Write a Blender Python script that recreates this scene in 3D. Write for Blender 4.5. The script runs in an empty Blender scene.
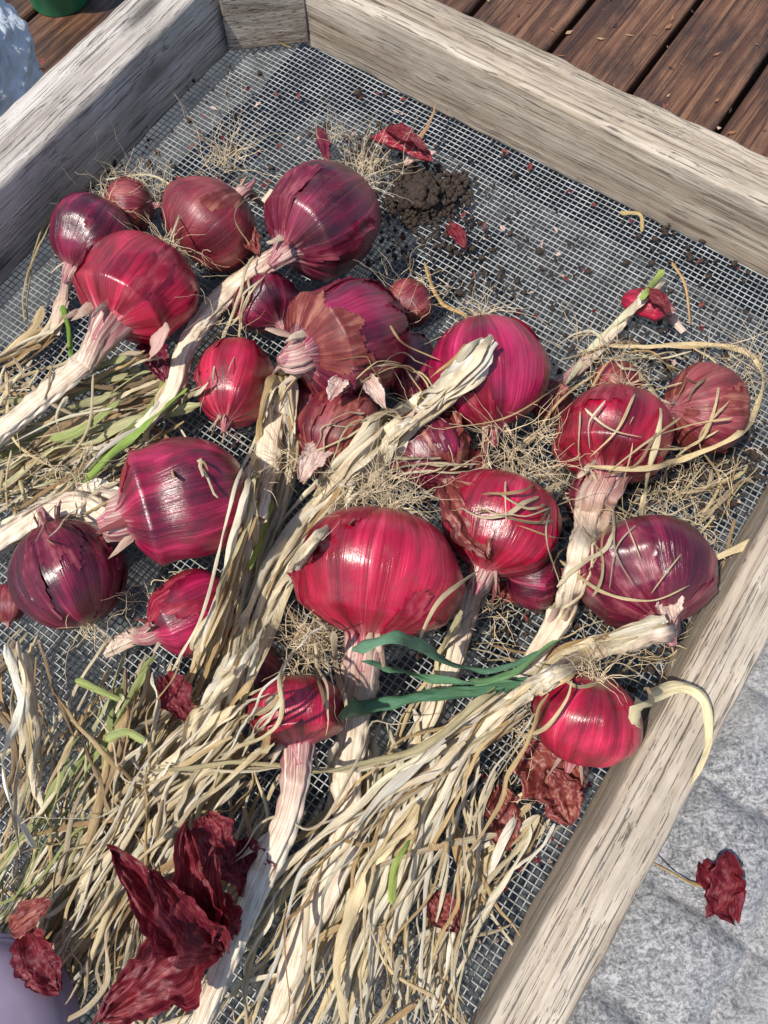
import bpy, math, random
from math import sin, cos, pi, radians, sqrt, exp
from mathutils import Vector, Matrix, noise
random.seed(11)
R_=random.random
def U(a,b): return a+(b-a)*random.random()
G=random.gauss
scene=bpy.context.scene
COL=scene.collection

# ------------------------------------------------------------------ camera
H=0.5; TILT=radians(20); F=769.0
cam=bpy.data.cameras.new("camera"); camo=bpy.data.objects.new("camera",cam); COL.objects.link(camo)
camo.location=(0,0,H); camo.rotation_euler=(TILT,0,0)
cam.sensor_fit='AUTO'; cam.sensor_width=36; cam.lens=F/1024*36; cam.clip_start=0.01; cam.clip_end=300
scene.camera=camo
ct,st=cos(TILT),sin(TILT)
def P(px,py,z=0.0):
    """survey point of the photograph -> place in the tray at height z"""
    x=(px-384)/F; y=-(py-512)/F
    yy=y*ct+st; zz=y*st-ct
    t=(H-z)/(-zz)
    return Vector((x*t,yy*t,z))
def depth(px,py,z):
    y=-(py-512)/F
    return (H-z)/(ct-y*st)
A=Vector((.5615,.8275,0)).normalized(); B=Vector((A.y,-A.x,0))
def T(a,b,z=0): return A*a+B*b+Vector((0,0,z))
TROT=math.atan2(B.y,B.x)
A0,A1=-.36,.48; B0,B1=-.456,.108

# ------------------------------------------------------------------ materials
def mat(name):
    m=bpy.data.materials.new(name); m.use_nodes=True
    nt=m.node_tree; b=nt.nodes["Principled BSDF"]
    return m,nt,b
class N:
    def __init__(s,nt): s.nt=nt; s.L=nt.links
    def n(s,t,**k):
        nd=s.nt.nodes.new(t)
        for a,v in k.items(): setattr(nd,a,v)
        return nd
    def attr(s,name,out='Color'):
        nd=s.n('ShaderNodeAttribute',attribute_name=name); return nd.outputs[out]
    def map(s,vec,scale=(1,1,1),loc=None,rot=(0,0,0)):
        nd=s.n('ShaderNodeMapping'); s.L.new(vec,nd.inputs[0]); nd.inputs['Scale'].default_value=scale; nd.inputs['Rotation'].default_value=rot
        if loc is not None:
            if isinstance(loc,tuple): nd.inputs['Location'].default_value=loc
            else: s.L.new(loc,nd.inputs['Location'])
        return nd.outputs[0]
    def noise(s,vec,scale=1,detail=4,rough=.55,dist=0,out='Fac'):
        nd=s.n('ShaderNodeTexNoise'); s.L.new(vec,nd.inputs['Vector'])
        nd.inputs['Scale'].default_value=scale; nd.inputs['Detail'].default_value=detail
        nd.inputs['Roughness'].default_value=rough; nd.inputs['Distortion'].default_value=dist
        return nd.outputs[out]
    def ramp(s,fac,stops):
        nd=s.n('ShaderNodeValToRGB'); s.L.new(fac,nd.inputs[0]); e=nd.color_ramp.elements
        while len(e)<len(stops): e.new(.5)
        for i,(p,c) in enumerate(stops):
            e[i].position=p
            if not isinstance(c,(tuple,list)): c=(c,c,c)
            e[i].color=(c[0],c[1],c[2],1)
        return nd.outputs[0]
    def mix(s,fac,a,b,mode='MIX'):
        nd=s.n('ShaderNodeMix',data_type='RGBA',blend_type=mode)
        for i,v in ((0,fac),(6,a),(7,b)):
            if isinstance(v,(int,float)): nd.inputs[i].default_value=v
            elif isinstance(v,(tuple,list)): nd.inputs[i].default_value=(v[0],v[1],v[2],1)
            else: s.L.new(v,nd.inputs[i])
        return nd.outputs[2]
    def math(s,op,a,b=0.0,clamp=False):
        nd=s.n('ShaderNodeMath',operation=op,use_clamp=clamp)
        for i,v in ((0,a),(1,b)):
            if isinstance(v,(int,float)): nd.inputs[i].default_value=v
            else: s.L.new(v,nd.inputs[i])
        return nd.outputs[0]
    def sep(s,v):
        nd=s.n('ShaderNodeSeparateXYZ'); s.L.new(v,nd.inputs[0]); return nd.outputs
    def bump(s,h,strength=.3,dist=.001,nrm=None):
        nd=s.n('ShaderNodeBump'); s.L.new(h,nd.inputs['Height']); nd.inputs['Strength'].default_value=strength
        nd.inputs['Distance'].default_value=dist
        if nrm is not None: s.L.new(nrm,nd.inputs['Normal'])
        return nd.outputs[0]
    def obj(s): return s.n('ShaderNodeTexCoord').outputs['Object']
    def rnd(s):
        r=s.n('ShaderNodeObjectInfo').outputs['Random']
        c=s.n('ShaderNodeCombineXYZ'); m=s.math('MULTIPLY',r,37.0)
        for i in range(3): s.L.new(m,c.inputs[i])
        return c.outputs[0]

def onion_mat(name,dark,mid,bright,dirt=.45,rough=.32,coat=.25):
    m,nt,b=mat(name); k=N(nt)
    oc=k.attr('oc','Vector'); r=k.rnd(); msk=k.sep(k.attr('msk','Vector'))
    broad=k.noise(k.map(oc,(1.5,1.5,.6),r),1,4,.55,.5)
    mids=k.noise(k.map(oc,(7,7,.28),r),1,5,.65)
    fine=k.noise(k.map(oc,(34,34,.35),r),1,3,.6)
    f=k.math('ADD',k.math('MULTIPLY',broad,.66),k.math('MULTIPLY',mids,.34))
    col=k.ramp(f,[(.39,dark),(.49,mid),(.60,bright)])
    pale=k.math('MULTIPLY',k.ramp(mids,[(.58,0),(.72,.75)]),k.ramp(broad,[(.49,0),(.62,1)]))
    col=k.mix(pale,col,(min(1,bright[0]*1.25+.10),bright[1]+.16,bright[2]+.18))
    ff=k.ramp(fine,[(.56,0),(.74,.6)])
    col=k.mix(k.math('MULTIPLY',ff,.30),col,(min(1,bright[0]*1.35+.03),bright[1]*2+.04,bright[2]*1.7+.04))
    df=k.ramp(fine,[(.27,1),(.45,0)])
    col=k.mix(k.math('MULTIPLY',df,.8),col,tuple(c*.4 for c in dark))
    o=k.obj()
    d1=k.noise(k.map(o,(1,1,1),r),30,8,.78,.4)
    film=k.ramp(d1,[(.51,0),(.68,1)])
    col=k.mix(k.math('MULTIPLY',film,dirt*.85),col,(.15,.06,.045))
    d2=k.noise(k.map(o,(1,1,1),r),330,4,.75)
    sp=k.math('MULTIPLY',k.ramp(d2,[(.56,0),(.66,1)]),k.ramp(d1,[(.44,.08),(.6,1)]))
    col=k.mix(k.math('MULTIPLY',sp,dirt*1.3,True),col,(.065,.04,.028))
    col=k.mix(k.math('MULTIPLY',msk[1],k.ramp(k.noise(k.map(oc,(9,9,3),r),1,4),[(.3,.4),(.6,1)])),col,(.24,.15,.10))
    neckc=k.ramp(k.noise(k.map(oc,(11,11,.5),r),1,4,.6),[(.36,tuple(min(1,c*1.0) for c in mid)),(.5,(.40,.11,.14)),(.64,(.68,.48,.40))])
    nf=k.math('ADD',msk[0],k.math('MULTIPLY',k.math('SUBTRACT',mids,.5),1.1),True)
    nf=k.math('MULTIPLY',nf,k.ramp(msk[0],[(0,0),(.12,1)]))
    col=k.mix(k.ramp(nf,[(.25,0),(.85,1)]),col,neckc)
    k.L.new(col,b.inputs['Base Color'])
    rr=k.math('ADD',k.math('MULTIPLY',film,.28),rough)
    rr=k.math('ADD',rr,k.math('MULTIPLY',msk[0],.25))
    k.L.new(rr,b.inputs['Roughness'])
    k.L.new(k.math('MULTIPLY',k.math('SUBTRACT',1.0,film,True),coat),b.inputs['Coat Weight']); b.inputs['Coat Roughness'].default_value=.17
    h=k.math('ADD',k.math('MULTIPLY',mids,1.0),k.math('MULTIPLY',fine,.5))
    n1=k.bump(h,.55,.0012); n2=k.bump(k.noise(o,110,6,.7),.28,.0012,n1)
    k.L.new(n2,b.inputs['Normal']); k.L.new(n2,b.inputs['Coat Normal'])
    return m
ON={
 'red':onion_mat("onion_skin_red",(.12,.002,.012),(.30,.004,.026),(.58,.012,.065),.36,.30,.5),
 'mag':onion_mat("onion_skin_magenta",(.08,.002,.016),(.23,.004,.034),(.52,.018,.10),.36,.28,.55),
 'pur':onion_mat("onion_skin_purple",(.032,.002,.010),(.10,.004,.022),(.29,.014,.062),.42,.30,.45),
 'brn':onion_mat("onion_skin_dusty",(.09,.006,.014),(.19,.015,.030),(.34,.08,.08),.6,.44,.12),
}
def thin_mat(name,c1,c2,c3,rough=.55,transl=.3,sc=(7,7,1.2),blush=None):
    m,nt,b=mat(name); k=N(nt)
    oc=k.attr('oc','Vector'); r=k.rnd()
    n=k.noise(k.map(oc,sc,r),1,5,.65); n2=k.noise(k.obj(),90,4,.6)
    col=k.ramp(k.math('ADD',k.math('MULTIPLY',n,.65),k.math('MULTIPLY',n2,.35)),[(.35,c1),(.5,c2),(.64,c3)])
    if blush:
        ms=k.sep(k.attr('msk','Vector'))
        col=k.mix(k.math('MULTIPLY',ms[1],k.ramp(n,[(.44,1),(.66,.2)])),col,blush)
    k.L.new(col,b.inputs['Base Color']); b.inputs['Roughness'].default_value=rough
    k.L.new(k.bump(n,.6,.001),b.inputs['Normal'])
    tr=k.n('ShaderNodeBsdfTranslucent'); k.L.new(col,tr.inputs[0])
    mx=k.n('ShaderNodeMixShader'); mx.inputs[0].default_value=transl
    k.L.new(b.outputs[0],mx.inputs[1]); k.L.new(tr.outputs[0],mx.inputs[2])
    k.L.new(mx.outputs[0],nt.nodes['Material Output'].inputs[0])
    return m
M_PEEL=thin_mat("papery_skin_purple",(.06,.005,.018),(.15,.012,.034),(.34,.09,.11),.3,.12)
M_PEELR=thin_mat("papery_skin_red",(.13,.004,.014),(.28,.012,.034),(.46,.09,.11),.32,.12)
M_PEELB=thin_mat("papery_skin_brown",(.10,.014,.016),(.22,.04,.035),(.42,.17,.12),.42,.2)
M_PEELW=thin_mat("papery_skin_pale",(.42,.18,.18),(.68,.50,.42),(.84,.74,.64),.5,.25)
M_PETAL=thin_mat("red_dry_skin",(.07,.004,.010),(.20,.014,.028),(.44,.10,.11),.4,.4,(14,14,1))
M_STALK=thin_mat("onion_stalk",(.46,.30,.20),(.76,.63,.47),(.90,.83,.69),.5,.1,(9,9,.35),(.28,.05,.085))
def leaf_mat():
    m,nt,b=mat("dry_leaf"); k=N(nt)
    oc=k.attr('oc','Vector'); c=k.attr('msk','Color')
    n=k.noise(k.map(oc,(.8,16,1)),1,5,.65)
    n2=k.noise(k.map(oc,(.9,1.2,1)),1,4,.6)
    mul=k.ramp(n,[(.32,(.56,.46,.34)),(.45,(.96,.93,.88)),(.6,(1.0,1.0,1.0))])
    col=k.mix(1.0,c,mul,'MULTIPLY')
    spots=k.ramp(n2,[(.52,0),(.7,1)])
    col=k.mix(k.math('MULTIPLY',spots,.5),col,k.mix(1.0,c,(.64,.47,.29),'MULTIPLY'))
    k.L.new(col,b.inputs['Base Color']); b.inputs['Roughness'].default_value=.45
    k.L.new(k.bump(n,.9,.0009),b.inputs['Normal'])
    tr=k.n('ShaderNodeBsdfTranslucent'); k.L.new(col,tr.inputs[0])
    mx=k.n('ShaderNodeMixShader'); mx.inputs[0].default_value=.15
    k.L.new(b.outputs[0],mx.inputs[1]); k.L.new(tr.outputs[0],mx.inputs[2])
    k.L.new(mx.outputs[0],nt.nodes['Material Output'].inputs[0])
    return m
M_LEAF=leaf_mat()
def simple(name,c,rough=.7,nscale=60,var=.4,bump=.3,metal=0,bd=.001):
    m,nt,b=mat(name); k=N(nt); n=k.noise(k.obj(),nscale,5,.6)
    col=k.ramp(n,[(.3,tuple(x*(1-var) for x in c)),(.7,tuple(min(1,x*(1+var)) for x in c))])
    k.L.new(col,b.inputs['Base Color']); b.inputs['Roughness'].default_value=rough; b.inputs['Metallic'].default_value=metal
    if bump: k.L.new(k.bump(n,bump,bd),b.inputs['Normal'])
    return m
M_ROOT=simple("root_fibre",(.64,.51,.33),.8,60,.45)
M_SOIL=simple("soil",(.042,.028,.020),.95,300,.5,.8)
M_WIRE=simple("wire",(.36,.37,.37),.5,60,.45,0,.4)
def wood_mat(name,c1,c2,c3,dark,rough=.75,gs=1.0,wear=.5):
    m,nt,b=mat(name); k=N(nt); o=k.obj(); r=k.rnd()
    warp=k.noise(k.map(o,(4,9,9),r),1,2,.5,out='Color')
    o2=k.mix(.014,o,warp,'ADD')
    g=k.noise(k.map(o2,(2.2*gs,230*gs,230*gs),r),1,5,.7)
    g2=k.noise(k.map(o2,(1.2,62,62),r),1,4,.6,.4)
    fine=k.noise(k.map(o,(9,800,800),r),1,3,.7)
    big=k.noise(k.map(o,(10,24,24),r),1,6,.7)
    f=k.math('ADD',k.math('MULTIPLY',g,.5),k.math('MULTIPLY',g2,.5))
    col=k.ramp(f,[(.39,c1),(.47,c2),(.57,c3)])
    col=k.mix(k.math('MULTIPLY',k.ramp(big,[(.44,0),(.64,1)]),wear),col,dark)
    crack=k.ramp(fine,[(.35,1),(.43,0)])
    col=k.mix(k.math('MULTIPLY',crack,.7),col,tuple(x*.3 for x in dark))
    vo=k.n('ShaderNodeTexVoronoi'); k.L.new(k.map(o2,(5,16,16),r),vo.inputs['Vector']); vo.inputs['Scale'].default_value=1
    kn=k.ramp(vo.outputs['Distance'],[(.06,1),(.11,.5),(.18,0)])
    col=k.mix(k.math('MULTIPLY',kn,.85),col,tuple(x*.3 for x in c1))
    k.L.new(col,b.inputs['Base Color']); b.inputs['Roughness'].default_value=rough
    h=k.math('SUBTRACT',k.math('ADD',g,k.math('MULTIPLY',g2,.6)),crack)
    k.L.new(k.bump(h,.85,.0012),b.inputs['Normal'])
    return m
M_WOOD=wood_mat("weathered_pine",(.20,.145,.10),(.40,.325,.245),(.55,.475,.385),(.25,.205,.16),wear=.6)
M_WOODG=wood_mat("grey_pine",(.23,.195,.17),(.43,.385,.34),(.58,.535,.49),(.24,.205,.18),wear=.6)
M_DECK=wood_mat("stained_deck",(.036,.016,.009),(.105,.044,.022),(.21,.105,.058),(.036,.020,.014),.5,.6,.85)

# ------------------------------------------------------------------ mesh builder
class MB:
    def __init__(s): s.v=[];s.f=[];s.m=[];s.oc=[];s.k=[]
    def av(s,co,oc=(0,0,0),k=(0,0,0)):
        s.v.append(tuple(co)); s.oc.append(tuple(oc)); s.k.append((k[0],k[1],k[2])); return len(s.v)-1
    def af(s,f,m=0): s.f.append(f); s.m.append(m)
    def make(s,name,mats,smooth=True,loc=(0,0,0),rotz=0):
        me=bpy.data.meshes.new(name)
        inv=Matrix.Rotation(-rotz,3,'Z'); L=Vector(loc)
        vs=[inv@(Vector(v)-L) for v in s.v]
        me.from_pydata(vs,[],s.f); 
        me.polygons.foreach_set('material_index',s.m)
        me.polygons.foreach_set('use_smooth',[smooth]*len(s.f))
        a=me.attributes.new('oc','FLOAT_VECTOR','POINT'); a.data.foreach_set('vector',[x for o in s.oc for x in o])
        a=me.attributes.new('msk','FLOAT_COLOR','POINT'); a.data.foreach_set('color',[x for o in s.k for x in (o[0],o[1],o[2],1.0)])
        for m in mats: me.materials.append(m)
        me.update()
        ob=bpy.data.objects.new(name,me); ob.location=L; ob.rotation_euler=(0,0,rotz); COL.objects.link(ob)
        return ob
def catmull(pts,n):
    pts=[Vector(p) for p in pts]
    if len(pts)==2: return [pts[0].lerp(pts[1],i/(n-1)) for i in range(n)]
    e=[pts[0]*2-pts[1]]+pts+[pts[-1]*2-pts[-2]]
    segs=len(pts)-1; out=[]
    for i in range(n):
        t=i/(n-1)*segs; s=min(int(t),segs-1); u=t-s
        a,b,c,d=e[s],e[s+1],e[s+2],e[s+3]
        out.append(.5*((2*b)+(c-a)*u+(2*a-5*b+4*c-d)*u*u+(3*b-a-3*c+d)*u*u*u))
    return out
def frames(path):
    n=len(path); out=[]; up=Vector((0,0,1))
    for i in range(n):
        t=(path[min(i+1,n-1)]-path[max(i-1,0)])
        if t.length<1e-9: t=Vector((1,0,0))
        t.normalize(); s=t.cross(up)
        if s.length<.05: s=out[-1][1] if out else Vector((1,0,0))
        s=s.normalized(); nn=s.cross(t).normalized(); out.append((t,s,nn))
    return out
def tube(mb,path,rad,seg=5,mi=0,k=(0,0,0)):
    fr=frames(path); base=len(mb.v); n=len(path)
    for i,p in enumerate(path):
        r=rad(i/(n-1)) if callable(rad) else rad
        t,s,nn=fr[i]
        for j in range(seg):
            a=2*pi*j/seg
            mb.av(p+s*cos(a)*r+nn*sin(a)*r,(cos(a),sin(a),i*.2),k)
    for i in range(n-1):
        for j in range(seg):
            j2=(j+1)%seg; mb.af((base+i*seg+j,base+i*seg+j2,base+(i+1)*seg+j2,base+(i+1)*seg+j),mi)
def ribbon(mb,path,w,color,mi=0,fold=.5,twist0=0,twist=1.0,taper=.75,startw=1.0,crink=.3):
    K=7; fr=frames(path); n=len(path); base=len(mb.v); sd=U(0,900); so=U(0,50)
    L=0
    for i,p in enumerate(path):
        t=i/(n-1)
        if i: L+=(path[i]-path[i-1]).length
        tw=twist0+twist*noise.noise(Vector((sd,L*18,0)))*2.8
        T_,S,Nn=fr[i]
        S2=S*cos(tw)+Nn*sin(tw); N2=Nn*cos(tw)-S*sin(tw)
        ww=w*startw*(1-taper*t**1.6)*(1+.5*noise.noise(Vector((sd+9,L*40,3))))
        if t>.93: ww*=max(.12,(1-t)/.07)
        if t<.04: ww*=max(.35,t/.04)
        fo=fold*(1+.9*noise.noise(Vector((sd+3,L*22,7))))
        cc=1+.3*noise.noise(Vector((sd,L*14,2)))
        for j in range(K):
            u=j/(K-1)*2-1
            a=u*fo*1.5
            x=ww*.5*(sin(a)/max(.3,fo*1.5) if fo>.05 else u)
            h=ww*.5*(1-cos(a))/max(.3,fo*1.5)
            cr=crink*ww*noise.noise(Vector((sd+u*2.6,L*70,5)))*.8
            mb.av(p+S2*x-N2*(h)+N2*cr,(L*60+so,u*.9+sd,sd),(min(.97,color[0]*cc),min(.97,color[1]*cc),color[2]*cc))
    for i in range(n-1):
        for j in range(K-1):
            mb.af((base+i*K+j,base+i*K+j+1,base+(i+1)*K+j+1,base+(i+1)*K+j),mi)

# ------------------------------------------------------------------ onions: survey table
# px,py, radius px(across), aspect, stem dir deg (0=right,90=down), tilt, kind, lift, peel, roots, stem path(px), stem width px, stem height
ONI=[
 (92,237,42,.92,125,-5,'pur',0,.2,10,[(64,298),(54,335)],12,.004),
 (212,224,50,.80,-35,15,'brn',.004,.25,18,[(262,205),(272,190)],9,.004),
 (324,220,55,1.0,137,5,'pur',.012,.15,16,[(240,282),(205,318),(184,352),(172,392),(140,430)],20,.02),
 (139,287,58,.86,125,5,'red',.010,.10,16,[(88,362),(45,396),(-20,447)],27,.022),
 (235,383,39,1.22,100,10,'red',.003,.05,6,[],8,0),
 (350,338,60,.98,150,20,'pur',.018,.5,6,[(284,372),(273,410),(268,460),(255,520)],28,.012),
 (487,372,59,.94,80,-20,'mag',.008,.12,12,[],8,0),
 (188,500,63,.98,162,8,'mag',.012,.12,6,[(112,524),(76,504),(30,522),(-30,560)],30,.016),
 (68,574,56,.98,-110,10,'pur',.002,.3,12,[],8,0),
 (192,612,42,1.0,150,10,'mag',.004,.10,6,[(134,636),(103,652)],17,.01),
 (378,572,86,.74,100,-8,'red',.012,.08,30,[(362,668),(352,745),(345,830),(305,930),(275,1045)],28,.018),
 (500,524,62,.82,110,-4,'red',.010,.16,16,[(470,594),(455,655),(425,730),(395,800)],17,.012),
 (614,434,56,.80,102,0,'red',.006,.18,14,[(598,496),(582,550),(562,612),(520,680)],26,.008),
 (703,409,44,.88,170,20,'brn',.003,.25,14,[],8,0),
 (647,574,67,.76,76,15,'pur',.010,.25,14,[(662,630),(610,647),(548,678),(480,724)],20,.018),
 (585,719,54,.82,100,-35,'red',.022,.06,10,[],8,0),
 (297,710,47,.70,86,5,'red',.034,.08,4,[(297,778),(285,824),(252,900),(222,970),(190,1045)],22,.045),
 (258,673,29,.8,200,0,'pur',.008,.15,0,[],6,0),
 (268,303,34,.8,60,0,'pur',.0,.2,6,[],6,0),
 (408,304,25,.9,140,0,'brn',.0,.3,6,[],6,0),
 (338,432,44,1.0,120,10,'brn',.004,.5,4,[],8,0),
 (428,450,40,1.05,60,10,'pur',.006,.45,6,[],8,0),
 (412,368,26,1.4,90,0,'pur',.0,.3,4,[],6,0),
 (550,402,17,1.25,-60,0,'brn',.0,.2,3,[(575,372),(620,325),(662,280)],12,.004),
 (618,385,26,.85,140,0,'brn',.0,.3,8,[],6,0),
 (532,574,38,.7,0,0,'pur',.0,.2,0,[],6,0),
 (8,603,18,1.1,90,0,'brn',.0,.2,0,[],6,0),
 (130,206,28,.8,0,0,'brn',.0,.3,10,[],6,0),
 (645,304,14,1.7,25,15,'red',.01,.1,0,[(668,315),(684,332)],9,.004),
 (305,400,24,1.1,100,0,'pur',.0,.3,3,[],6,0),
 (470,470,22,1.0,100,0,'brn',.0,.4,3,[],6,0),
 (240,700,16,1.3,140,0,'pur',.0,.1,0,[],6,0),
 (590,500,24,1.2,100,0,'pur',.0,.3,3,[],6,0),
]
PL=[]
for o in ONI:
    px,py,rp,asp,ang,tilt,kind,lift,peel,nr,stem,sw,so_f=o
    z=.03
    for _ in range(6):
        d=depth(px,py,z); R=rp*d/F; z=R*min(1,.92)+lift
    c=P(px,py,z); a=radians(ang)
    q=P(px+cos(a)*20,py+sin(a)*20,z)-c; q.normalize()
    tl=radians(tilt); ax=(q*cos(tl)+Vector((0,0,1))*sin(tl)).normalized()
    PL.append((c,R,ax))
def hf(x,y):
    h=0.0
    for c,R,ax in PL:
        d2=(x-c.x)**2+(y-c.y)**2; rr=R*1.07
        if d2<rr*rr: h=max(h,c.z+sqrt(rr*rr-d2)*.96)
    return h
def drape(pxs,n,off=.004,smooth=4,full=False):
    cp=catmull([Vector((p[0],p[1],0)) for p in pxs],n); pts=[]
    for p in cp:
        z=.02
        for _ in range(5):
            w=P(p.x,p.y,z); z=.5*z+.5*(hf(w.x,w.y)+off)
        pts.append([p.x,p.y,z])
    zs=[p[2] for p in pts]
    for _ in range(smooth):
        s=[(zs[max(i-2,0)]+zs[max(i-1,0)]+zs[i]+zs[min(i+1,n-1)]+zs[min(i+2,n-1)])/5 for i in range(n)]
        zs=[max(s[i],pts[i][2]) if _<smooth-1 else s[i]*.6+.4*max(s[i],pts[i][2]) for i in range(n)]
    return [P(pts[i][0],pts[i][1],zs[i]) for i in range(n)]

def curlroot(mb,p,dr,L,r,mi,wild=1.0,k=(0,0,0),zmin=.001):
    n=12; pts=[Vector(p)]; d=dr.normalized(); bend=Vector((G(0,1),G(0,1),G(0,1)))*.35*wild
    for i in range(n):
        d=(d+bend*.6+Vector((G(0,1),G(0,1),G(0,.7)))*.22*wild).normalized()
        q=pts[-1]+d*L/n
        if q.z<zmin: q.z=zmin; d.z=abs(d.z)*.3
        pts.append(q)
    tube(mb,pts,lambda t:r*(1-.7*t),3,mi,k)

def build_onion(i):
    px,py,rp,asp,ang,tilt,kind,lift,peel,nr,stem,sw,soff=ONI[i]
    c,R,ax=PL[i]; mb=MB(); sd=i*13.7
    X=ax.cross(Vector((0,0,1)))
    X=X.normalized() if X.length>.01 else Vector((1,0,0)); Y=ax.cross(X).normalized()
    big=rp>26
    NU=72 if big else 40; HZ=R*asp
    rn=max(.0025, sw*.5*depth(px,py,.03)/F) if stem else R*.11
    zs=[]
    NV=40 if big else 24
    for j in range(NV+1):
        ph=j/NV*pi*.93; zs.append(-cos(ph))
    top=zs[-1]; NK=14; nl=.42 if stem else .34
    for j in range(1,NK+1): zs.append(top+(nl+.02)*j/NK)
    lob=U(.7,1.5); sh=U(.88,1.02)
    def rad(zi):
        rb=sqrt(max(0,1-zi*zi)) if abs(zi)<1 else 0
        rb=rb**.86 if zi<0 else rb**1.12*(1-.03*zi)
        s=min(1,max(0,(zi-.05)/.85)); s=s*s*(3-2*s)
        rk=rn/R*s*(1.0+ 2.2*exp(-max(0,zi-.66)*4.6))
        if zi>1: rk*=max(.3,1-.6*(zi-1)/.35)
        return max((rb**2.1+rk**2.1)**(1/2.1),.004)
    rings=[rad(z) for z in zs]
    def pt(zi,r,u,extra=0):
        d=Vector((cos(u),sin(u),0))
        nn=noise.noise(Vector((d.x*1.0*lob+sd,d.y*1.0*lob,zi*.9)))*.13+.02*noise.noise(Vector((d.x*2.6+sd,d.y*2.6,zi*2.4)))
        rib=.020*noise.noise(Vector((d.x*5+sd,d.y*5,zi*.5)))+.008*noise.noise(Vector((d.x*16+sd,d.y*16,zi*.7)))
        wr=max(0,min(1,(zi-.68)/.4))
        rr=r*(1+nn+rib*(1-wr)+wr*.26*noise.noise(Vector((d.x*4.2+sd,d.y*4.2,zi*1.0))))+extra
        zz=zi*HZ if zi<1 else HZ+(zi-1)*R
        return c+X*(cos(u)*rr*R)+Y*sin(u)*rr*R*sh+ax*zz
    for jj,(zi,r) in enumerate(zip(zs,rings)):
        nk=max(0,min(1,(zi-.78)/.45)); rt=max(0,min(1,(-zi-.955)/.035))
        for u in range(NU):
            a=2*pi*u/NU
            mb.av(pt(zi,r,a),(cos(a),sin(a),zi),(nk,rt,0))
    nr_=len(zs)
    for j in range(nr_-1):
        for u in range(NU):
            u2=(u+1)%NU; mb.af((j*NU+u,j*NU+u2,(j+1)*NU+u2,(j+1)*NU+u),0)
    mb.af(tuple(range(NU))[::-1],0); mb.af(tuple((nr_-1)*NU+u for u in range(NU)),0)
    tip=c+ax*(HZ+(zs[-1]-1)*R)
    if peel>.04:
        for layer in range(2 if peel>.28 else 1):
            NUp=130 if big else 50; NVp=76 if big else 30
            thr=.36-peel*.55+layer*.16; ids={}; 
            for j in range(NVp+1):
                ph=(.04+.86*j/NVp)*pi; zi=-cos(ph); r=rad(zi)
                for u in range(NUp):
                    a=2*pi*u/NUp
                    q=Vector((cos(a)*1.3+sd+layer*31,sin(a)*1.3,zi*.55))
                    v=noise.noise(q*1.05)+.22*noise.noise(Vector((q.x*4,q.y*4,q.z*2.5)))+.07*noise.noise(q*13)
                    v+=.35*max(0,zi-.55)/.45*(peel>.11)+.1*max(0,-zi-.8)
                    if v>thr:
                        e=v-thr; lift_=.008+.012*layer+.13*exp(-e*15)*max(0,.2+noise.noise(q*2.3+Vector((5,5,5))))
                        lift_+=.012*noise.noise(q*8)
                        ids[(j,u)]=mb.av(pt(zi,r,a,lift_),(cos(a),sin(a),zi),(0,0,0))
            mi=1 if layer==0 else 2
            for j in range(NVp):
                for u in range(NUp):
                    u2=(u+1)%NUp; q=[(j,u),(j,u2),(j+1,u2),(j+1,u)]
                    if all(t in ids for t in q): mb.af(tuple(ids[t] for t in q),mi)
    if stem:
        n=20+18*len(stem)
        sp=drape(stem,n,off=rn*.8+soff,smooth=5)
        base_=c+ax*(HZ+.05*R)
        sel=[q for q in [sp[int(k_*(n-1)/9)] for k_ in range(10)] if (q-base_).dot(ax)>R*.25 or (q-base_).length>R*.8]
        if len(sel)<2: sel=[tip+ax*R*.3,sp[-1]]
        pts=catmull([c+ax*(HZ-.10*R),c+ax*(HZ+.14*R)]+sel,n)
        fr=frames(pts); base=len(mb.v); NS=32; Ls=0
        for q,p in enumerate(pts):
            t=q/(n-1); Ls+= (pts[q]-pts[q-1]).length if q else 0
            tt,s,nn=fr[q]; rr=rn*(1.0+.55*exp(-Ls/(R*.22))-.35*t)*(1+.28*noise.noise(Vector((sd,Ls*35,0))))
            fl=.9-.5*min(1,Ls/.04); bx=.2*rn*noise.noise(Vector((sd,Ls*35,9)))
            for u in range(NS):
                a=2*pi*u/NS+Ls*14
                w=1+(.55*noise.noise(Vector((cos(a)*2.6+sd,sin(a)*2.6,Ls*10)))+.35*noise.noise(Vector((cos(a)*6+sd,sin(a)*6,Ls*18))))*min(1,.4+Ls/.03)
                mb.av(p+s*(cos(a)*rr*w*1.12+bx)+nn*sin(a)*rr*w*fl,(cos(a),sin(a),Ls*25),(0,max(0,1-Ls/.06),0))
        for q in range(n-1):
            for u in range(NS):
                u2=(u+1)%NS; mb.af((base+q*NS+u,base+q*NS+u2,base+(q+1)*NS+u2,base+(q+1)*NS+u),4)
    if rp>35:
        for q in range(3 if stem else 7):
            a=U(0,2*pi); s0=c+ax*(HZ*.92)+(X*cos(a)+Y*sin(a))*rn*1.5
            d=(ax*.9+(X*cos(a)+Y*sin(a))*U(.1,.8)+Vector((0,0,.15))).normalized()
            pth=[s0+d*t*R*U(.07,.1)+Vector((0,0,-t*t*.0002)) for t in range(7)]
            cc=random.choice([(.62,.45,.36),(.72,.60,.48),(.32,.08,.09)])
            ribbon(mb,pth,rn*U(.6,1.2),cc,5,.7,U(-1,1),.8)
    rp0=c-ax*HZ*.985
    for q in range(int(nr*2.3)):
        a=U(0,2*pi); o=(X*cos(a)+Y*sin(a))*R*.14*R_()
        curlroot(mb,rp0+o,-ax+(X*cos(a)+Y*sin(a))*U(.2,1.6)+Vector((0,0,.35)),R*U(.35,1.3),U(.00022,.0004),3,1.3)
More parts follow.
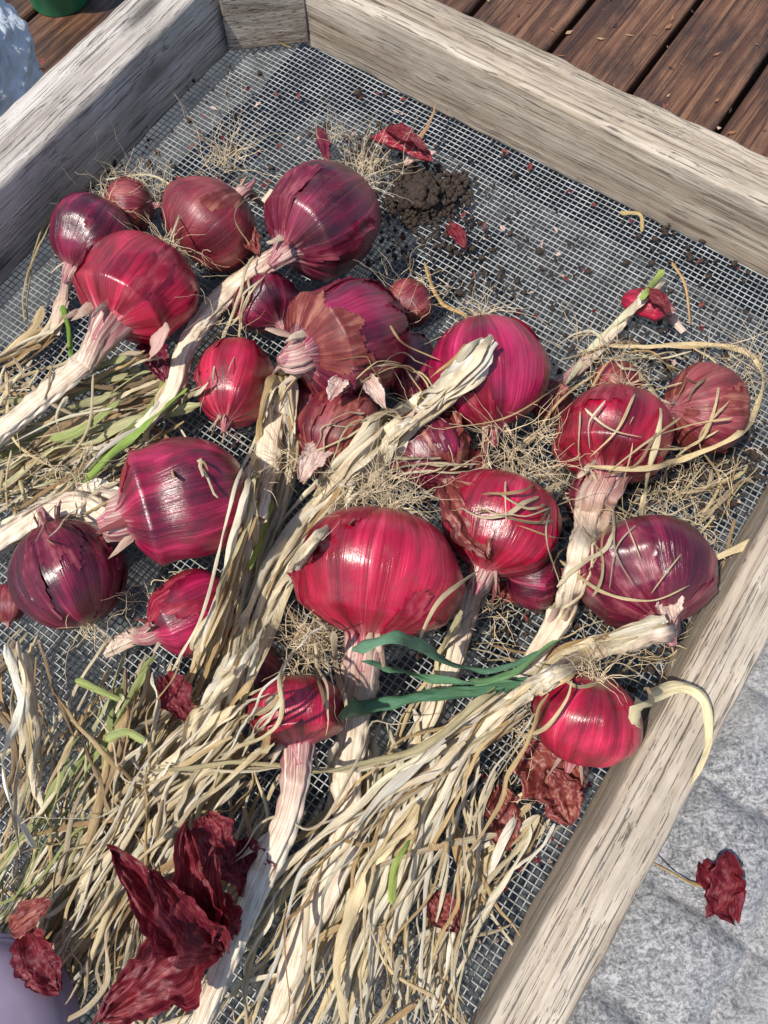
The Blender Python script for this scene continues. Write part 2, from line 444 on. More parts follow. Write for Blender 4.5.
    pm={'brn':M_PEELB,'red':M_PEELR,'mag':M_PEELR,'pur':M_PEEL}[kind]
    mb.make("red_onion",[ON[kind],pm,M_PEELB if i%2 else pm,M_ROOT,M_STALK,M_LEAF],loc=c)
for i in range(len(ONI)): build_onion(i)

# ------------------------------------------------------------------ dried leaves
STRAW=[(.84,.70,.44),(.88,.77,.54),(.76,.60,.35),(.62,.45,.23),(.90,.82,.63),(.78,.67,.45),(.48,.32,.16),(.60,.53,.31)]
CREAM=[(.94,.86,.70),(.90,.82,.63),(.95,.90,.79),(.87,.75,.55)]
GRN=[(.38,.44,.16),(.46,.49,.24),(.54,.54,.30)]
GREY=[(.52,.43,.29),(.60,.50,.35),(.34,.24,.14)]
lf=MB()
PXW=.00066
def group(guide,count,s0,s1,w,pal,off=(.003,.02),fold=(.4,1.2),startw=1.0,trim=.2,taper=.6,twist=1.0,cm=1.75,wm=.68,mid=.22,wob=6):
    for _ in range(int(count*cm)):
        n0=len(guide); ox,oy=G(0,s0),G(0,s0); ex,ey=G(0,s1),G(0,s1)*.6; mx,my=G(0,1),G(0,1)
        pts=[]
        for i,(x,y) in enumerate(guide):
            t=i/(n0-1); mm=sin(pi*t)*(s0+s1)*mid
            tt=t**1.4
            pts.append((x+ox*(1-tt)+ex*tt+mx*mm,y+oy*(1-tt)+ey*tt+my*mm*.6))
        cp=catmull([Vector((p[0],p[1],0)) for p in pts],40)
        a=int(U(0,trim)*20) if s0>9 else 0; b=40-int(U(0,trim)*30)
        cp=cp[a:b]; ph=U(0,600); q=[]; Ls=0; wb=wob*(U(1.5,2.6) if R_()<.2 else 1)
        for i,p in enumerate(cp):
            if i: Ls+=(cp[i]-cp[i-1]).length
            am=wb*min(1,(i+1)/6)
            q.append((p.x+am*2.2*noise.noise(Vector((ph,Ls/80,0)))+am*.35*noise.noise(Vector((ph,Ls/20,0))),p.y+am*2.2*noise.noise(Vector((ph,Ls/80,9)))+am*.35*noise.noise(Vector((ph,Ls/20,9)))))
        n=max(16,int(Ls/6)); o=U(*off)
        path=drape(q[::2]+[q[-1]],n,o,4)
        zw=U(.002,.010)
        path=[p+Vector((0,0,zw*max(-.4,noise.noise(Vector((ph,i*.1,4)))))) for i,p in enumerate(path)]
        c=random.choice(pal); v=U(.8,1.06)
        ribbon(lf,path,U(w[0],w[1])*PXW*wm*(U(1.4,1.9) if R_()<.12 else (U(.45,.65) if R_()<.3 else 1)),(min(.95,c[0]*v),c[1]*v,c[2]*v),0,U(*fold),U(-.6,.6),twist,taper,startw)
S=STRAW+GREY; SG=STRAW+GREY+GRN; SC=STRAW+CREAM
group([(190,375),(120,400),(50,440),(-30,500)],16,18,30,(7,14),SG,(.004,.022))
group([(150,360),(70,385),(-30,400)],8,12,20,(6,12),SG,(.002,.02))
group([(140,430),(60,450),(-30,480)],13,18,22,(6,12),SC+GRN,(.002,.02))
group([(120,470),(60,480),(-30,500)],8,10,16,(6,12),SC+GRN,(.002,.016))
group([(130,670),(100,750),(60,850),(-20,980)],20,26,55,(6,13),SG,(.002,.04))
group([(30,640),(20,680),(40,780),(20,880),(-10,980)],9,10,35,(6,12),S,(.004,.03))
group([(235,720),(160,800),(80,920),(10,1050)],32,26,55,(7,13),SC+GREY,(.003,.05))
group([(215,760),(150,860),(90,960),(60,1060)],22,36,60,(6,12),S,(.003,.045))
group([(290,830),(230,900),(170,980),(120,1060)],14,34,50,(6,12),S,(.003,.04))
group([(400,740),(390,820),(360,920),(330,1060)],12,26,50,(6,13),SC,(.003,.035))
group([(465,770),(440,860),(400,960),(380,1060)],11,24,50,(6,11),SC,(.003,.03))
MID=[(492,340),(446,390),(396,430),(343,490),(286,562),(250,640),(212,725),(150,815),(80,900),(20,1000)]
group(MID,7,3.5,34,(14,20),CREAM,(.004,.014),(.4,1.0),1.3,.1,mid=.10,wob=3)
group(MID[1:],12,7,42,(8,13),CREAM+STRAW,(.004,.02),(.3,1.0),1.1,.15,mid=.12,wob=3)
group(MID[2:7],8,8,14,(10,18),CREAM,(.010,.022),(.3,.9),1.0,.15,mid=.15,wob=3,taper=.3)
group([(486,345),(440,394),(396,434),(346,490)],5,3,7,(26,36),CREAM,(.004,.010),(.4,1.0),1.2,.0,taper=.3,wob=2,twist=.4)
group([(290,372),(276,400),(268,445),(258,520),(238,610),(205,705),(150,810),(85,900)],11,5,30,(9,15),CREAM+STRAW,(.006,.020),(.4,1.0),1.2,.15,mid=.10,wob=3)
group([(286,375),(287,400),(288,470),(262,560),(242,660),(228,775)],5,4,9,(7,11),SC,(.008,.018),(.4,1.0),1.2,.1,mid=.12,wob=3)
group([(180,360),(165,400),(140,430),(85,475),(20,530)],6,4,20,(7,13),SC+GRN,(.012,.028),(.4,1.),1.2,.2)
group([(62,310),(48,335),(0,362),(-30,372)],6,5,12,(8,14),CREAM+STRAW,(.003,.012),wob=3)
group([(60,195),(35,235),(28,290),(30,330)],2,3,6,(7,10),STRAW,(.01,.02),cm=1)
group([(120,520),(85,500),(40,515),(-25,552)],7,6,12,(16,30),CREAM,(.008,.022),(.3,.8),1.2,.1,taper=.4,wob=3,mid=.15)
group([(150,628),(125,642),(103,655)],4,3,8,(10,18),[(.76,.56,.5),(.76,.66,.54)],(.006,.014),(.4,.9),1.1,.1,wob=2)
FAN=[(664,624),(605,644),(545,674),(482,722),(432,790),(398,870),(350,960),(312,1060)]
group(FAN,12,2.5,38,(10,17),CREAM+STRAW,(.010,.022),(.4,1.),1.2,.12,mid=.10,wob=3)
group(FAN[1:5],7,6,12,(9,15),CREAM,(.014,.026),(.3,.9),1.0,.1,mid=.15,wob=3,taper=.3)
group([(530,680),(500,704),(450,760),(410,850),(385,940),(390,1050)],8,5,36,(7,13),SC,(.004,.03),(.4,1.),1.1,.2,mid=.15)
group([(520,712),(460,758),(400,810),(300,890),(210,960),(140,1050)],7,6,35,(6,10),SC,(.01,.03),(.4,1.),1.,.3,mid=.15)
group([(500,695),(430,744),(350,772),(250,772),(150,776)],4,3,6,(6,10),STRAW,(.045,.055),(.5,1.),1.,.05,cm=1,wob=4)
group([(352,740),(345,830),(300,950),(280,1050)],6,8,20,(10,18),CREAM+GRN[2:],(.006,.02),(.4,1.),1.2,.2)
group([(290,810),(270,850),(245,910),(222,970)],4,5,18,(6,12),CREAM+STRAW,(.02,.04))
group([(466,610),(452,660),(425,730),(380,810),(345,900)],6,5,24,(7,12),STRAW+[(.55,.36,.30)],(.008,.02),mid=.15)
group([(576,570),(556,625),(520,685),(470,740),(400,800)],4,5,12,(10,16),[(.70,.52,.46),(.74,.6,.5),(.74,.63,.43)],(.005,.015),mid=.15,wob=3)
group([(462,742),(456,810),(478,880),(508,940)],3,5,10,(8,12),STRAW,(.004,.015),cm=1)
group([(540,815),(515,860),(470,930),(430,1030)],9,10,26,(7,13),SC+[(.60,.46,.16)],(.003,.02))
group([(500,900),(450,930),(440,1000),(460,1060)],6,18,20,(6,12),S,(.003,.02))
for g_ in [[(470,470),(400,480),(330,520)],[(250,270),(225,330),(200,400)],[(380,420),(330,440),(290,500)],[(560,470),(520,500),(470,500)],[(620,640),(560,650),(470,640)],[(300,620),(330,680),(340,740)],[(240,580),(225,660),(190,720)],[(740,470),(690,500),(640,520)],[(430,400),(395,360),(345,400)],[(560,360),(620,350),(700,380)],[(560,600),(600,560),(590,500)],[(130,420),(180,440),(210,480)]]:
    group(g_,5,12,18,(3.5,7),STRAW+GREY,(.003,.010),(.5,1.),1,.2,cm=1,wob=9,wm=.9)
for g_ in [[(240,670),(190,740),(120,830),(50,900),(0,940)],[(230,720),(170,800),(120,900),(40,1010)],[(480,725),(380,800),(300,900),(260,1010)],[(430,790),(370,870),(340,960),(330,1040)],[(280,830),(200,890),(150,960),(120,1040)],[(12,625),(30,700),(22,780),(40,850)]]:
    group(g_,3,10,24,(8,14),CREAM+STRAW[:2],(.03,.046),(.5,1.1),1.,.2,cm=1,wob=6,wm=1,twist=1.3)
# long loose strands crossing the heap
for g_ in [[(300,640),(240,740),(150,850),(60,1000)],[(500,700),(400,790),(280,880),(160,1000)],[(150,670),(120,780),(150,880),(100,1010)],[(440,760),(330,830),(240,900),(190,1030)],[(60,700),(130,800),(150,900),(200,1010)],[(260,700),(200,760),(90,820),(-10,860)],[(540,700),(470,800),(440,900),(420,1030)]]:
    group(g_,4,20,36,(3,6),CREAM+STRAW,(.03,.052),(.6,1.2),1.,.2,cm=1,wob=12,wm=1,twist=1.4)
def one(pts,w,c,off=.006,fold=.7,taper=.5,sm=4,tw=.6,n=None):
    n=n or max(16,int(sum(((pts[i][0]-pts[i-1][0])**2+(pts[i][1]-pts[i-1][1])**2)**.5 for i in range(1,len(pts)))/5))
    ribbon(lf,drape(pts,n,off,sm),w*PXW,c,0,fold,U(-.4,.4),tw,taper)
ST=(.84,.68,.40)
one([(600,345),(680,345),(748,352),(764,385),(742,430),(690,455),(640,468),(585,466)],9,ST,.01,taper=.2)
one([(640,372),(662,410),(650,470),(640,530)],9,(.82,.70,.44),.008,taper=.3)
one([(690,345),(720,372),(700,440),(640,450)],4,ST,.01)
one([(425,262),(440,300),(468,318),(462,350),(430,378)],8,(.62,.40,.17),.008)
one([(372,205),(395,235),(412,275)],4,(.45,.32,.15),.004)
one([(672,262),(686,285),(690,325)],6,(.62,.40,.18),.02)
one([(662,272),(640,300),(600,340),(565,385)],12,(.76,.76,.54),.008)
one([(664,270),(655,282),(640,300)],11,(.40,.52,.14),.02)
one([(780,535),(745,545),(712,560)],13,(.84,.70,.44),.03)
one([(620,212),(640,214),(642,232)],8,(.68,.52,.24),.004)
one([(636,725),(650,695),(680,685),(706,700),(706,745),(690,785)],15,(.88,.77,.48),.062,.6,.3,tw=1.2)
one([(240,28),(262,35),(292,48)],8,(.58,.34,.10),.004)
one([(515,735),(545,728),(566,700),(572,680)],5,ST,.02)
one([(165,322),(150,352),(166,372)],18,(.62,.40,.36),.012,.8,.4)
for p_ in [[(590,392),(610,360),(650,352),(672,372)],[(450,470),(490,455),(540,470),(570,500)],[(250,245),(235,215),(255,190)],[(560,560),(600,590),(650,600),(690,585)],[(700,520),(720,480),(700,440),(730,400)],[(300,500),(340,470),(400,478),(440,500)],[(480,470),(530,440),(560,400),(600,370)],[(590,470),(610,500),(650,520),(700,500)],[(100,180),(150,175),(180,200),(170,240)],[(420,640),(440,600),(480,570)],[(545,660),(600,650),(660,660),(690,640)],[(380,300),(400,340),(440,360)]]:
    one(p_,U(3,4.5),random.choice(STRAW[:6]),U(.006,.014),.8,.4,tw=1.2)
BG=(.085,.23,.13)
one([(352,648),(395,634),(425,650),(470,668),(512,664),(545,648)],15,(.14,.31,.19),.040,.9,.5,tw=1.2)
one([(342,718),(385,700),(430,692),(480,692),(535,676)],24,BG,.034,1.0,.5,tw=1.0)
one([(362,662),(410,672),(460,684),(520,682)],11,(.13,.31,.17),.040,.9,.4,tw=1.2)
one([(470,680),(510,672),(560,640)],12,(.16,.33,.14),.040,.9,.4,tw=1.2)
one([(186,388),(150,420),(115,450),(82,484)],16,(.32,.50,.10),.034)
one([(62,305),(70,330),(72,365)],10,(.24,.44,.07),.022)
one([(272,500),(262,540),(250,570)],11,(.32,.48,.10),.034)
one([(75,680),(100,690),(122,700)],10,(.40,.48,.16),.045)
one([(105,738),(125,732),(145,742)],13,(.46,.54,.20),.05)
one([(410,840),(396,870),(392,905)],11,(.44,.56,.12),.055)
one([(50,440),(80,430),(120,400)],9,(.38,.46,.16),.035)
for _ in range(120):
    x,y=random.choice([(U(0,260),U(660,1020)),(U(250,500),U(760,1020)),(U(0,130),U(340,500)),(U(560,760),U(350,520))])
    a=G(radians(125),.55); L=U(30,150); b=G(0,.5)
    pts=[(x,y),(x+cos(a)*L*.5,y+sin(a)*L*.5),(x+cos(a)*L*.5+cos(a+b)*L*.5,y+sin(a)*L*.5+sin(a+b)*L*.5)]
    w=(2,4) if x>540 else (3,7)
    one(pts,U(*w),random.choice(STRAW+GREY),U(.004,.04) if x<540 else U(.002,.012),U(.3,1.1),.6)
lf.make("dried_onion_leaves",[M_LEAF])

# ------------------------------------------------------------------ loose roots, crumbs and skins
rt=MB()
def tuft(px,py,n,L,spread=14,z=.01,dr=None,r=.00036):
    for _ in range(int(n*1.45)):
        p=P(px+G(0,spread),py+G(0,spread*.7),z*U(.3,1.5))
        a=U(0,2*pi); d=Vector((cos(a),sin(a),U(0,.8))) if dr is None else Vector(dr)+Vector((G(0,.5),G(0,.5),G(0,.4)))
        curlroot(rt,p,d,L*U(.5,1.5),r*U(.5,1.2),0,1.3)
tuft(312,640,130,.03,12,.035); tuft(225,165,34,.05,10,.02,(.1,1,.2)); tuft(368,170,44,.035,12,.01,(0,.8,.3)); tuft(130,200,50,.03,16,.02)
tuft(120,190,30,.03,20,.01); tuft(378,488,70,.03,20,.06); tuft(500,450,55,.045,28,.035); tuft(740,372,30,.03,16,.02)
tuft(600,362,34,.03,20,.02); tuft(660,490,40,.035,26,.015); tuft(180,255,30,.025,14,.035); tuft(325,140,14,.03,6,.01,(0,1,.3))
tuft(560,470,36,.03,24,.03); tuft(540,730,34,.03,18,.02); tuft(70,480,26,.04,18,.03); tuft(480,600,40,.03,20,.02); tuft(700,470,34,.03,24,.01)
tuft(290,460,24,.03,10,.03); tuft(210,330,16,.03,12,.03);tuft(420,420,26,.03,16,.04);tuft(640,640,28,.03,24,.02); tuft(520,800,24,.03,20,.01)
tuft(690,540,22,.03,20,.02); tuft(545,440,26,.03,14,.03); tuft(585,672,26,.014,6,.05,(0,.4,1)); tuft(160,190,24,.03,14,.02); tuft(400,290,20,.03,18,.02); tuft(150,600,20,.03,16,.02)
rt.make("loose_onion_roots",[M_ROOT])

so=MB()
def crumb(p,r,mi=0):
    base=len(so.v)
    vs=[(0,0,1),(0,0,-1)]+[(cos(a),sin(a),h) for h in(.45,-.45) for a in [k*pi/3+h for k in range(6)]]
    for v in vs:
        q=Vector(v).normalized(); so.av(p+q*r*U(.65,1.3),(v[0],v[1],v[2]))
    for k in range(6):
        k2=(k+1)%6
        so.af((base,base+2+k,base+2+k2),mi); so.af((base+1,base+8+k2,base+8+k),mi); so.af((base+2+k,base+8+k,base+8+k2,base+2+k2),mi)
for _ in range(700):
    x,y=G(420,19),G(196,17); q=exp(-(((x-420)/24)**2+((y-194)/20)**2)); crumb(P(x,y,U(0,.020)*q+.001),U(.0006,.0042)*(.5+q))
for _ in range(120): crumb(P(G(456,8),G(187,8),U(0,.008)),U(.0008,.0032))
for cx,cy,sx,n in [(420,215,50,260),(700,460,45,560),(650,370,50,240),(120,200,40,220),(560,600,40,200),(560,260,120,110),(470,280,40,120),(90,140,40,60),(500,790,30,160),(680,250,40,50),(400,500,120,160),(620,650,40,180),(300,100,80,60),(600,480,40,360),(290,270,50,80),(480,610,50,200),(370,150,20,100)]:
    for _ in range(n): crumb(P(G(cx,sx),G(cy,sx*.6),U(0,.003)),abs(G(0,.0012))+.0004)
so.make("soil_crumbs",[M_SOIL])

def petal(mb,p0,p1,w,z0,z1,cup=.6,mi=0,curl=.3,sh=1.0,pointy=0):
    a=P(p0[0],p0[1],z0); b=P(p1[0],p1[1],z1); d=b-a; L=d.length; t=d.normalized(); s=t.cross(Vector((0,0,1))).normalized(); n=s.cross(t)
    W=w*PXW; sd=U(0,99); NA,NB=34,24; base=len(mb.v)
    for i in range(NA+1):
        u=i/NA; prof=(sin(pi*min(1,u*.92+.06))**.7)
        if pointy: prof=min(1,(u*2.2+.12))*(1-u)**.6*1.25+.01
        for j in range(NB+1):
            v=j/NB*2-1; q=Vector((u*2.2+sd,v*1.3,sd))
            jag=1+.35*noise.noise(Vector((sd+(v>0)*7,u*6,0)))+.18*noise.noise(Vector((sd+(v>0)*7,u*20,v)))
            x=W*.5*v*prof*jag; hh=cup*W*.5*(v*v)*prof+curl*L*.25*sin(pi*u)+.16*W*noise.noise(q*1.6)+.09*W*noise.noise(q*5)+.035*W*noise.noise(q*13)+.03*W*sin(v*9+sd)*prof
            uu=u+.10*noise.noise(Vector((sd+4,v*5,0)))*u
            mb.av(a+d*uu+s*x+n*hh,(v*1.2+sd,sd,u*.8),(0,0,0))
    for i in range(NA):
        for j in range(NB): q=base+i*(NB+1)+j; mb.af((q,q+1,q+NB+2,q+NB+1),mi)
sk=MB()
petal(sk,(222,948),(112,850),48,.06,.085,1.0,pointy=1); petal(sk,(208,945),(186,826),40,.065,.095,.9,pointy=1); petal(sk,(226,925),(100,1020),62,.055,.065,.6,pointy=1)
petal(sk,(225,950),(150,870),42,.06,.10,1.1,pointy=1); petal(sk,(205,890),(235,935),32,.07,.06,.5); petal(sk,(218,940),(214,850),28,.06,.09,.8,pointy=1)
sk.make("onion_skin_husk",[M_PETAL])
for (a,b,w,z,m) in [((205,815),(228,870),40,.045,M_PETAL),((240,840),(262,895),38,.04,M_PETAL),((520,750),(580,800),58,.012,M_PEELB),((548,770),(570,825),40,.02,M_PEELB),((497,785),(505,850),34,.008,M_PEELB),
    ((432,895),(458,930),28,.02,M_PEELB),((448,225),(465,248),18,.002,M_PETAL),((372,138),(430,160),30,.012,M_PEELR),((385,128),(425,150),22,.022,M_PETAL),((405,165),(436,152),16,.012,M_PEELW),((165,675),(190,720),30,.03,M_PETAL),((25,930),(60,990),34,.05,M_PETAL),((640,290),(670,312),18,.03,M_PETAL),
    ((446,482),(486,556),46,.064,M_PEELB),((345,375),(330,400),18,.07,M_PEELW),((362,374),(384,408),16,.065,M_PEELW),((240,225),(258,255),24,.04,M_PEELB),((150,340),(165,380),30,.02,M_PEEL),((655,575),(672,622),30,.063,M_PEELW),
    ((318,128),(328,165),16,.006,M_PEEL),((495,590),(560,600),30,.01,M_PEELB),((330,440),(300,480),26,.045,M_PEELW),((300,420),(320,460),26,.04,M_PEELB),((440,400),(452,450),28,.04,M_PEELB),((12,930),(50,900),22,.05,M_PEELB),((690,560),(705,600),24,.045,M_PEEL)]:
    mb=MB(); petal(mb,a,b,w,z,z+.006,U(.3,.7),0,U(.1,.4)); mb.make("onion_skin_flake",[m])
o=MB(); ribbon(o,[P(x,y,.02+i*.001) for i,(x,y) in enumerate([(412,150),(420,138),(428,126),(434,112),(437,98)])],7*PXW,(.66,.42,.24)); o.make("onion_leaf_wisp",[M_LEAF])
sf=MB()
for _ in range(260):
    x,y=random.choice([(U(330,740),U(80,330)),(U(30,300),U(60,230)),(U(420,740),U(300,640)),(U(450,600),U(700,950))])
    a=U(0,6.28); L=U(2,9); petal(sf,(x,y),(x+cos(a)*L,y+sin(a)*L),U(2,6),.002,U(.002,.006),.4,random.choice([0,1,1,2]),.2)
sf.make("skin_fragments",[M_PETAL,M_PEELB,M_PEELW])

# ------------------------------------------------------------------ tray
tray=bpy.data.objects.new("wooden_drying_tray",None); COL.objects.link(tray)
def rail(name,p0,p1,h,t,side,zb,m,sd):
    d=p1-p0; L=d.length; x=d.normalized(); mb=MB(); n=140
    prof=[]; r=.004
    for cx,cy,a0 in [(t-r,h-r,0),(r,h-r,90),(r,r,180),(t-r,r,270)]:
        for k in range(5):
            a=radians(a0+k*22.5); prof.append((cx+r*cos(a),cy+r*sin(a)))
    pr=[]
    for i in range(len(prof)):
        pr.append(prof[i]); q=prof[(i+1)%len(prof)]
        if (Vector(prof[i])-Vector(q)).length>.01:
            for s in range(1,5): pr.append((prof[i][0]+(q[0]-prof[i][0])*s/5,prof[i][1]+(q[1]-prof[i][1])*s/5))
    for i in range(n+1):
        for (a,b) in pr:
            q=Vector((i/n*L*14+sd,a*40,b*40)); w=.0020*noise.noise(q)+.0013*noise.noise(q*4)
            qd=Vector((a-t/2,b-h/2)).normalized()
            mb.av(p0+x*(i/n*L)+side*(a+qd.x*w)+Vector((0,0,zb+b+qd.y*w)))
    K=len(pr)
    for i in range(n):
        for j in range(K):
            j2=(j+1)%K; mb.af((i*K+j,i*K+j2,(i+1)*K+j2,(i+1)*K+j))
    mb.af(tuple(range(K))[::-1]); mb.af(tuple(n*K+j for j in range(K)))
    ang=math.atan2(x.y,x.x); ob=mb.make(name,[m],loc=p0,rotz=ang); ob.parent=tray; return ob
rail("back_rail",T(A1,B0+.002),T(A1,B1+.09),.062,.043,A,-.004,M_WOOD,3)
rail("left_rail",T(A0-.04,B0+.012),T(A1+.045,B0-.008),.066,.047,-B,-.004,M_WOODG,17)
rail("right_rail",T(A0-.04,B1-.003),T(A1-.002,B1+.001),.050,.034,B,-.004,M_WOOD,29)
rail("front_rail",T(A0,B0-.02),T(A0,B1-.005),.06,.045,-A,-.004,M_WOOD,41)
cb=MB(); cn=[T(A1-.001,B0-.004),T(A1-.001,B0+.052),T(A1-.050,B0-.001)]
NB=8
for k in range(NB+1):
    for p in cn: cb.av(p+Vector((0,0,.002+.066*k/NB)))
for k in range(NB):
    for j in range(3): j2=(j+1)%3; cb.af((k*3+j,k*3+j2,k*3+3+j2,k*3+3+j))
cb.af((NB*3,NB*3+1,NB*3+2)); cb.af((2,1,0))
o=cb.make("corner_block",[M_WOOD],smooth=False,loc=cn[0]); 
bv=o.modifiers.new("b",'BEVEL'); bv.width=.002; bv.segments=2; bv.limit_method='ANGLE'; o.parent=tray
wm=MB(); sp=.0047; rw=.00050
def wire(f0,f1,n,zo,ph):
    pts=[]
    for i in range(n+1):
        p=f0.lerp(f1,i/n); w=noise.noise(Vector((p.x*6,p.y*6,0)))
        p=p+Vector((.0022*noise.noise(Vector((p.x*9,p.y*9,4))),.0022*noise.noise(Vector((p.x*9,p.y*9,8))),zo-.0035+.003*w)); pts.append(p)
    tube(wm,pts,rw,4)
na=int((A1-A0)/sp); nb=int((B1-B0)/sp)
for i in range(na+2): wire(T(A0+i*sp,B0-.006),T(A0+i*sp,B1+.01),36,.0004,i)
for i in range(nb+3): wire(T(A0,B0+i*sp),T(A1+.006,B0+i*sp),50,-.0004,i)
o=wm.make("wire_screen",[M_WIRE]); o.parent=tray

# ------------------------------------------------------------------ quilted blanket
M_BLK,nt,b=mat("grey_quilt"); k=N(nt); o_=k.obj()
n1=k.noise(o_,420,4,.8); n2=k.noise(k.map(o_,(1,1.4,1)),90,6,.75,1.5); n3=k.noise(o_,9,3,.5)
f=k.math('ADD',k.math('MULTIPLY',n1,.5),k.math('MULTIPLY',n2,.5))
col=k.ramp(f,[(.41,(.085,.09,.10)),(.49,(.22,.225,.24)),(.58,(.44,.44,.455))])
col=k.mix(k.ramp(n3,[(.5,0),(.65,.3)]),col,(.34,.335,.33))
k.L.new(col,b.inputs['Base Color']); b.inputs['Roughness'].default_value=.95; b.inputs['Sheen Weight'].default_value=.2
k.L.new(k.bump(f,.8,.002),b.inputs['Normal'])
mb=MB(); NQ=320; a0,a1,b0,b1=-.85,.50,-.48,.85
for i in range(NQ+1):
    for j in range(NQ+1):
        a=a0+(a1-a0)*i/NQ; bb=b0+(b1-b0)*j/NQ
        wa=a+.005*noise.noise(Vector((a*20,bb*20,1))); wb=bb+.005*noise.noise(Vector((a*20,bb*20,5)))
        sa=abs(sin(pi*(wa+.02)/.085)); sb=abs(sin(pi*(wb-.02)/.085))
        q=min(sa,sb); q=1-(1-q)**3
        pk=(1-q)*.005*noise.noise(Vector((a*120,bb*120,0)))
        z=-.136+.019*q+pk+.012*noise.noise(Vector((a*5,bb*5,0)))+.0025*noise.noise(Vector((a*40,bb*40,0)))
        e=min(a-a0,a1-a,bb-b0,b1-bb)
        if e<.03: z-=.02*(1-e/.03)**2
        mb.av(T(a,bb,z))
for i in range(NQ):
    for j in range(NQ): q=i*(NQ+1)+j; mb.af((q,q+NQ+1,q+NQ+2,q+1))
mb.make("quilted_blanket",[M_BLK])
M_SHADE=simple("under_tray_shade",(.060,.066,.070),.9,50,.5,.5,0,.003)  # dark colour of an added sheet, painting the shade below the screen
mb=MB(); NL=90; la0,la1,lb0,lb1=-.40,.60,-.56,.135
for i in range(NL+1):
    for j in range(NL+1):
        a=la0+(la1-la0)*i/NL; bb=lb0+(lb1-lb0)*j/NL
        mb.av(T(a,bb,-.088+.012*noise.noise(Vector((a*9,bb*9,3)))+.004*noise.noise(Vector((a*30,bb*30,3)))))
for i in range(NL):
    for j in range(NL): q=i*(NL+1)+j; mb.af((q,q+NL+1,q+NL+2,q+1))
mb.make("under_tray_shade_sheet",[M_SHADE])
mb=MB()
def box(mb,a0,a1,b0,b1,z0,z1,mi=0):
    s=len(mb.v)
    for z in(z0,z1):
        for a,b_ in((a0,b0),(a1,b0),(a1,b1),(a0,b1)): mb.av(T(a,b_,z))
    for f in((3,2,1,0),(4,5,6,7),(0,1,5,4),(1,2,6,5),(2,3,7,6),(3,0,4,7)): mb.af(tuple(s+x for x in f),mi)
box(mb,a0+.03,a1-.03,b0+.03,b1-.03,-.225,-.175); 
for x in(a0+.06,a1-.12):
    for y in(b0+.06,b1-.12): box(mb,x,x+.06,y,y+.06,-.262,-.226)
mb.make("low_bench",[M_DECK],smooth=False)
mb=MB(); petal(mb,(700,862),(735,922),44,-.110,-.106,.7,0,.4); petal(mb,(730,852),(708,915),32,-.104,-.10,.6,0,.4); mb.make("fallen_onion_skin",[M_PETAL])
mb=MB(); ribbon(mb,[P(x,y,-.108) for x,y in [(640,855),(665,868),(690,882),(720,892),(742,893)]],5*PXW*1.3,(.6,.42,.2)); mb.make("fallen_straw",[M_LEAF])

# ------------------------------------------------------------------ deck, ground
deck=bpy.data.objects.new("wooden_deck",None); COL.objects.link(deck)
bw=.116; gap=.009
for i in range(-12,14):
    mb=MB(); b_=i*(bw+gap)+.036; n=40; r=.004
    pr=[(0,-.028),(bw,-.028),(bw,-r),(bw-.0015,-.0012),(bw-r,0),(bw*.75,.0005),(bw*.5,.0008),(bw*.25,.0005),(r,0),(.0015,-.0012),(0,-r)]
    for s in range(n+1):
        a=-1.6+3.4*s/n
        for (x,z) in pr: mb.av(T(a,b_+x,-.262+z+.0008*noise.noise(Vector((a*6,b_*9+x*9,0)))))
    K=len(pr)
    for s in range(n):
        for j in range(K): j2=(j+1)%K; mb.af((s*K+j,s*K+j2,(s+1)*K+j2,(s+1)*K+j))
    mb.af(tuple(range(K))[::-1]); mb.af(tuple(n*K+j for j in range(K)))
    o=mb.make("deck_board",[M_DECK],smooth=False,loc=T(-1.6,b_,-.262),rotz=math.atan2(A.y,A.x)); o.parent=deck
mb=MB()
for _ in range(420):
    a=U(.52,1.1); bb=U(-.6,.7); p=T(a,bb,-.259); an=U(0,6.28); L=U(.001,.008)
    q=len(mb.v); d=Vector((cos(an),sin(an),.0))*L; s=Vector((-sin(an),cos(an),0))*L*U(.1,.5); c_=random.choice([(.5,.34,.18),(.35,.16,.08),(.05,.03,.02)])
    mb.av(p-d,(0,0,0),c_); mb.av(p+s,(0,1,0),c_); mb.av(p+d+Vector((0,0,.001)),(1,0,0),c_); mb.av(p-s,(0,0,1),c_); mb.af((q,q+1,q+2,q+3))
mb.make("deck_litter",[M_LEAF])
M_GR=simple("earth",(.08,.06,.045),.95,3,.4)
mb=MB(); 
for x,y in((-60,-60),(60,-60),(60,60),(-60,60)): mb.av((x,y,-.45))
mb.af((0,1,2,3)); mb.make("ground",[M_GR],smooth=False)

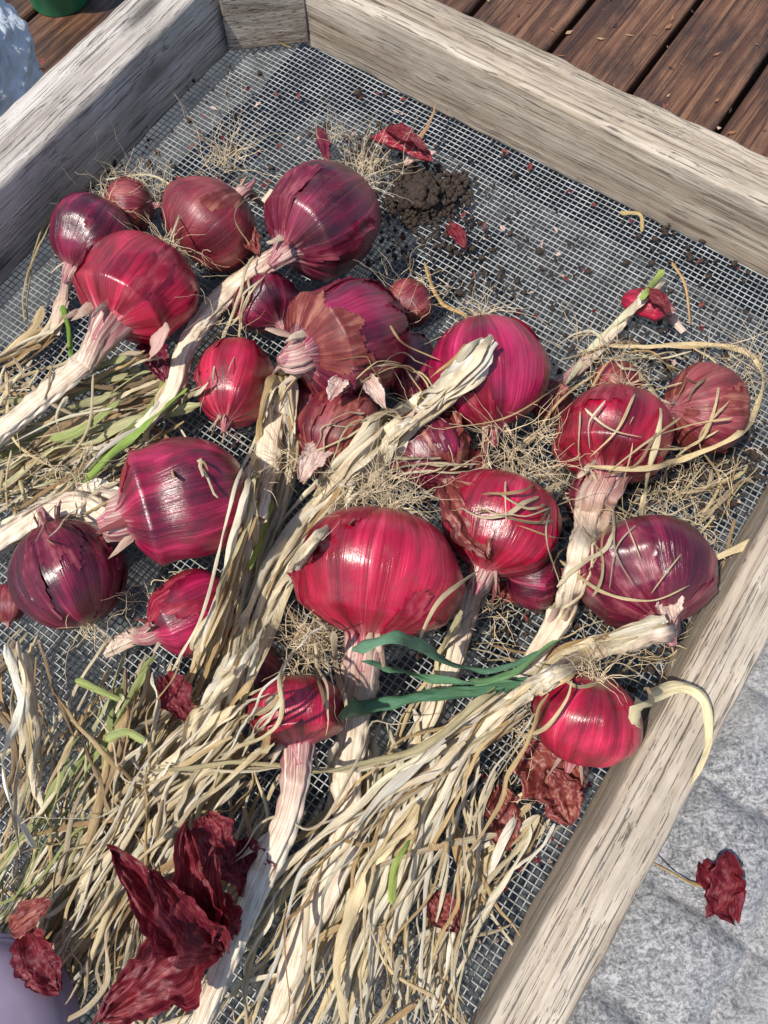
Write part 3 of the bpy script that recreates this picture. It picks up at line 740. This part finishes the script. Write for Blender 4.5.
# ------------------------------------------------------------------ neighbours at the picture edge
def lathe(name,c,prof,m,seg=64):
    mb=MB()
    for (r,z) in prof:
        for j in range(seg):
            a=2*pi*j/seg
            mb.av(c+Vector((r*cos(a),r*sin(a),z)))
    for i in range(len(prof)-1):
        for j in range(seg): j2=(j+1)%seg; mb.af((i*seg+j,i*seg+j2,(i+1)*seg+j2,(i+1)*seg+j))
    mb.af(tuple((len(prof)-1)*seg+j for j in range(seg)))
    return mb.make(name,[m],loc=c)
M_PUR=simple("lavender_plastic",(.21,.165,.235),.5,30,.15,.08)
lathe("lavender_bowl",P(-12,1036,.035),[(.046,.0),(.0475,.001),(.0475,.004),(.0455,.006),(.0445,.012),(.040,.020),(.032,.025),(.022,.028),(.020,.029),(.017,.029),(.015,.028),(.008,.028)],M_PUR)
M_GREEN=simple("green_plastic",(.02,.16,.07),.4,30,.1,.05)
lathe("green_plant_pot",P(42,-48,-.20),[(.04,-.06),(.05,.03),(.055,.035),(.055,.05),(.052,.05),(.049,.03),(.01,.02)],M_GREEN)
M_SACK=simple("white_sack_cloth",(.62,.68,.74),.8,35,.18,.8,0,.004)
mb=MB(); c=P(-46,88,-.06); NU=120; NV=80
for i in range(NV+1):
    ph=pi*i/NV
    for j in range(NU):
        a=2*pi*j/NU; d=Vector((sin(ph)*cos(a),sin(ph)*sin(a),-cos(ph)))
        w=1+.16*noise.noise(d*1.6)+.09*noise.noise(d*4+Vector((3,3,3)))+.09*abs(noise.noise(d*9))+.04*noise.noise(d*22)
        mb.av(c+Vector((d.x*.085,d.y*.10,d.z*.2 if d.z<0 else d.z*.07))*w)
for i in range(NV):
    for j in range(NU): j2=(j+1)%NU; mb.af((i*NU+j,i*NU+j2,(i+1)*NU+j2,(i+1)*NU+j))
mb.make("white_sack",[M_SACK],loc=c)

# ------------------------------------------------------------------ light
w=bpy.data.worlds.new("World"); scene.world=w; w.use_nodes=True
nt=w.node_tree; bg=nt.nodes['Background']; sky=nt.nodes.new('ShaderNodeTexSky'); sky.sky_type='NISHITA'; sky.sun_disc=False
D=Vector((-.66,-.34,0)).normalized(); el=radians(62)
sky.sun_elevation=el; sky.sun_rotation=math.atan2(D.x,D.y)
nt.links.new(sky.outputs[0],bg.inputs[0]); bg.inputs[1].default_value=.15
sl=bpy.data.lights.new("sun",'SUN'); sl.energy=5.0; sl.angle=radians(1.0); sl.color=(1,.94,.84)
so_=bpy.data.objects.new("sun",sl); COL.objects.link(so_)
dirv=Vector((D.x*cos(el),D.y*cos(el),sin(el)))
so_.rotation_euler=dirv.to_track_quat('Z','Y').to_euler(); so_.location=(0,0,3)
scene.view_settings.view_transform='Standard'; scene.view_settings.look='None'; scene.view_settings.exposure=0
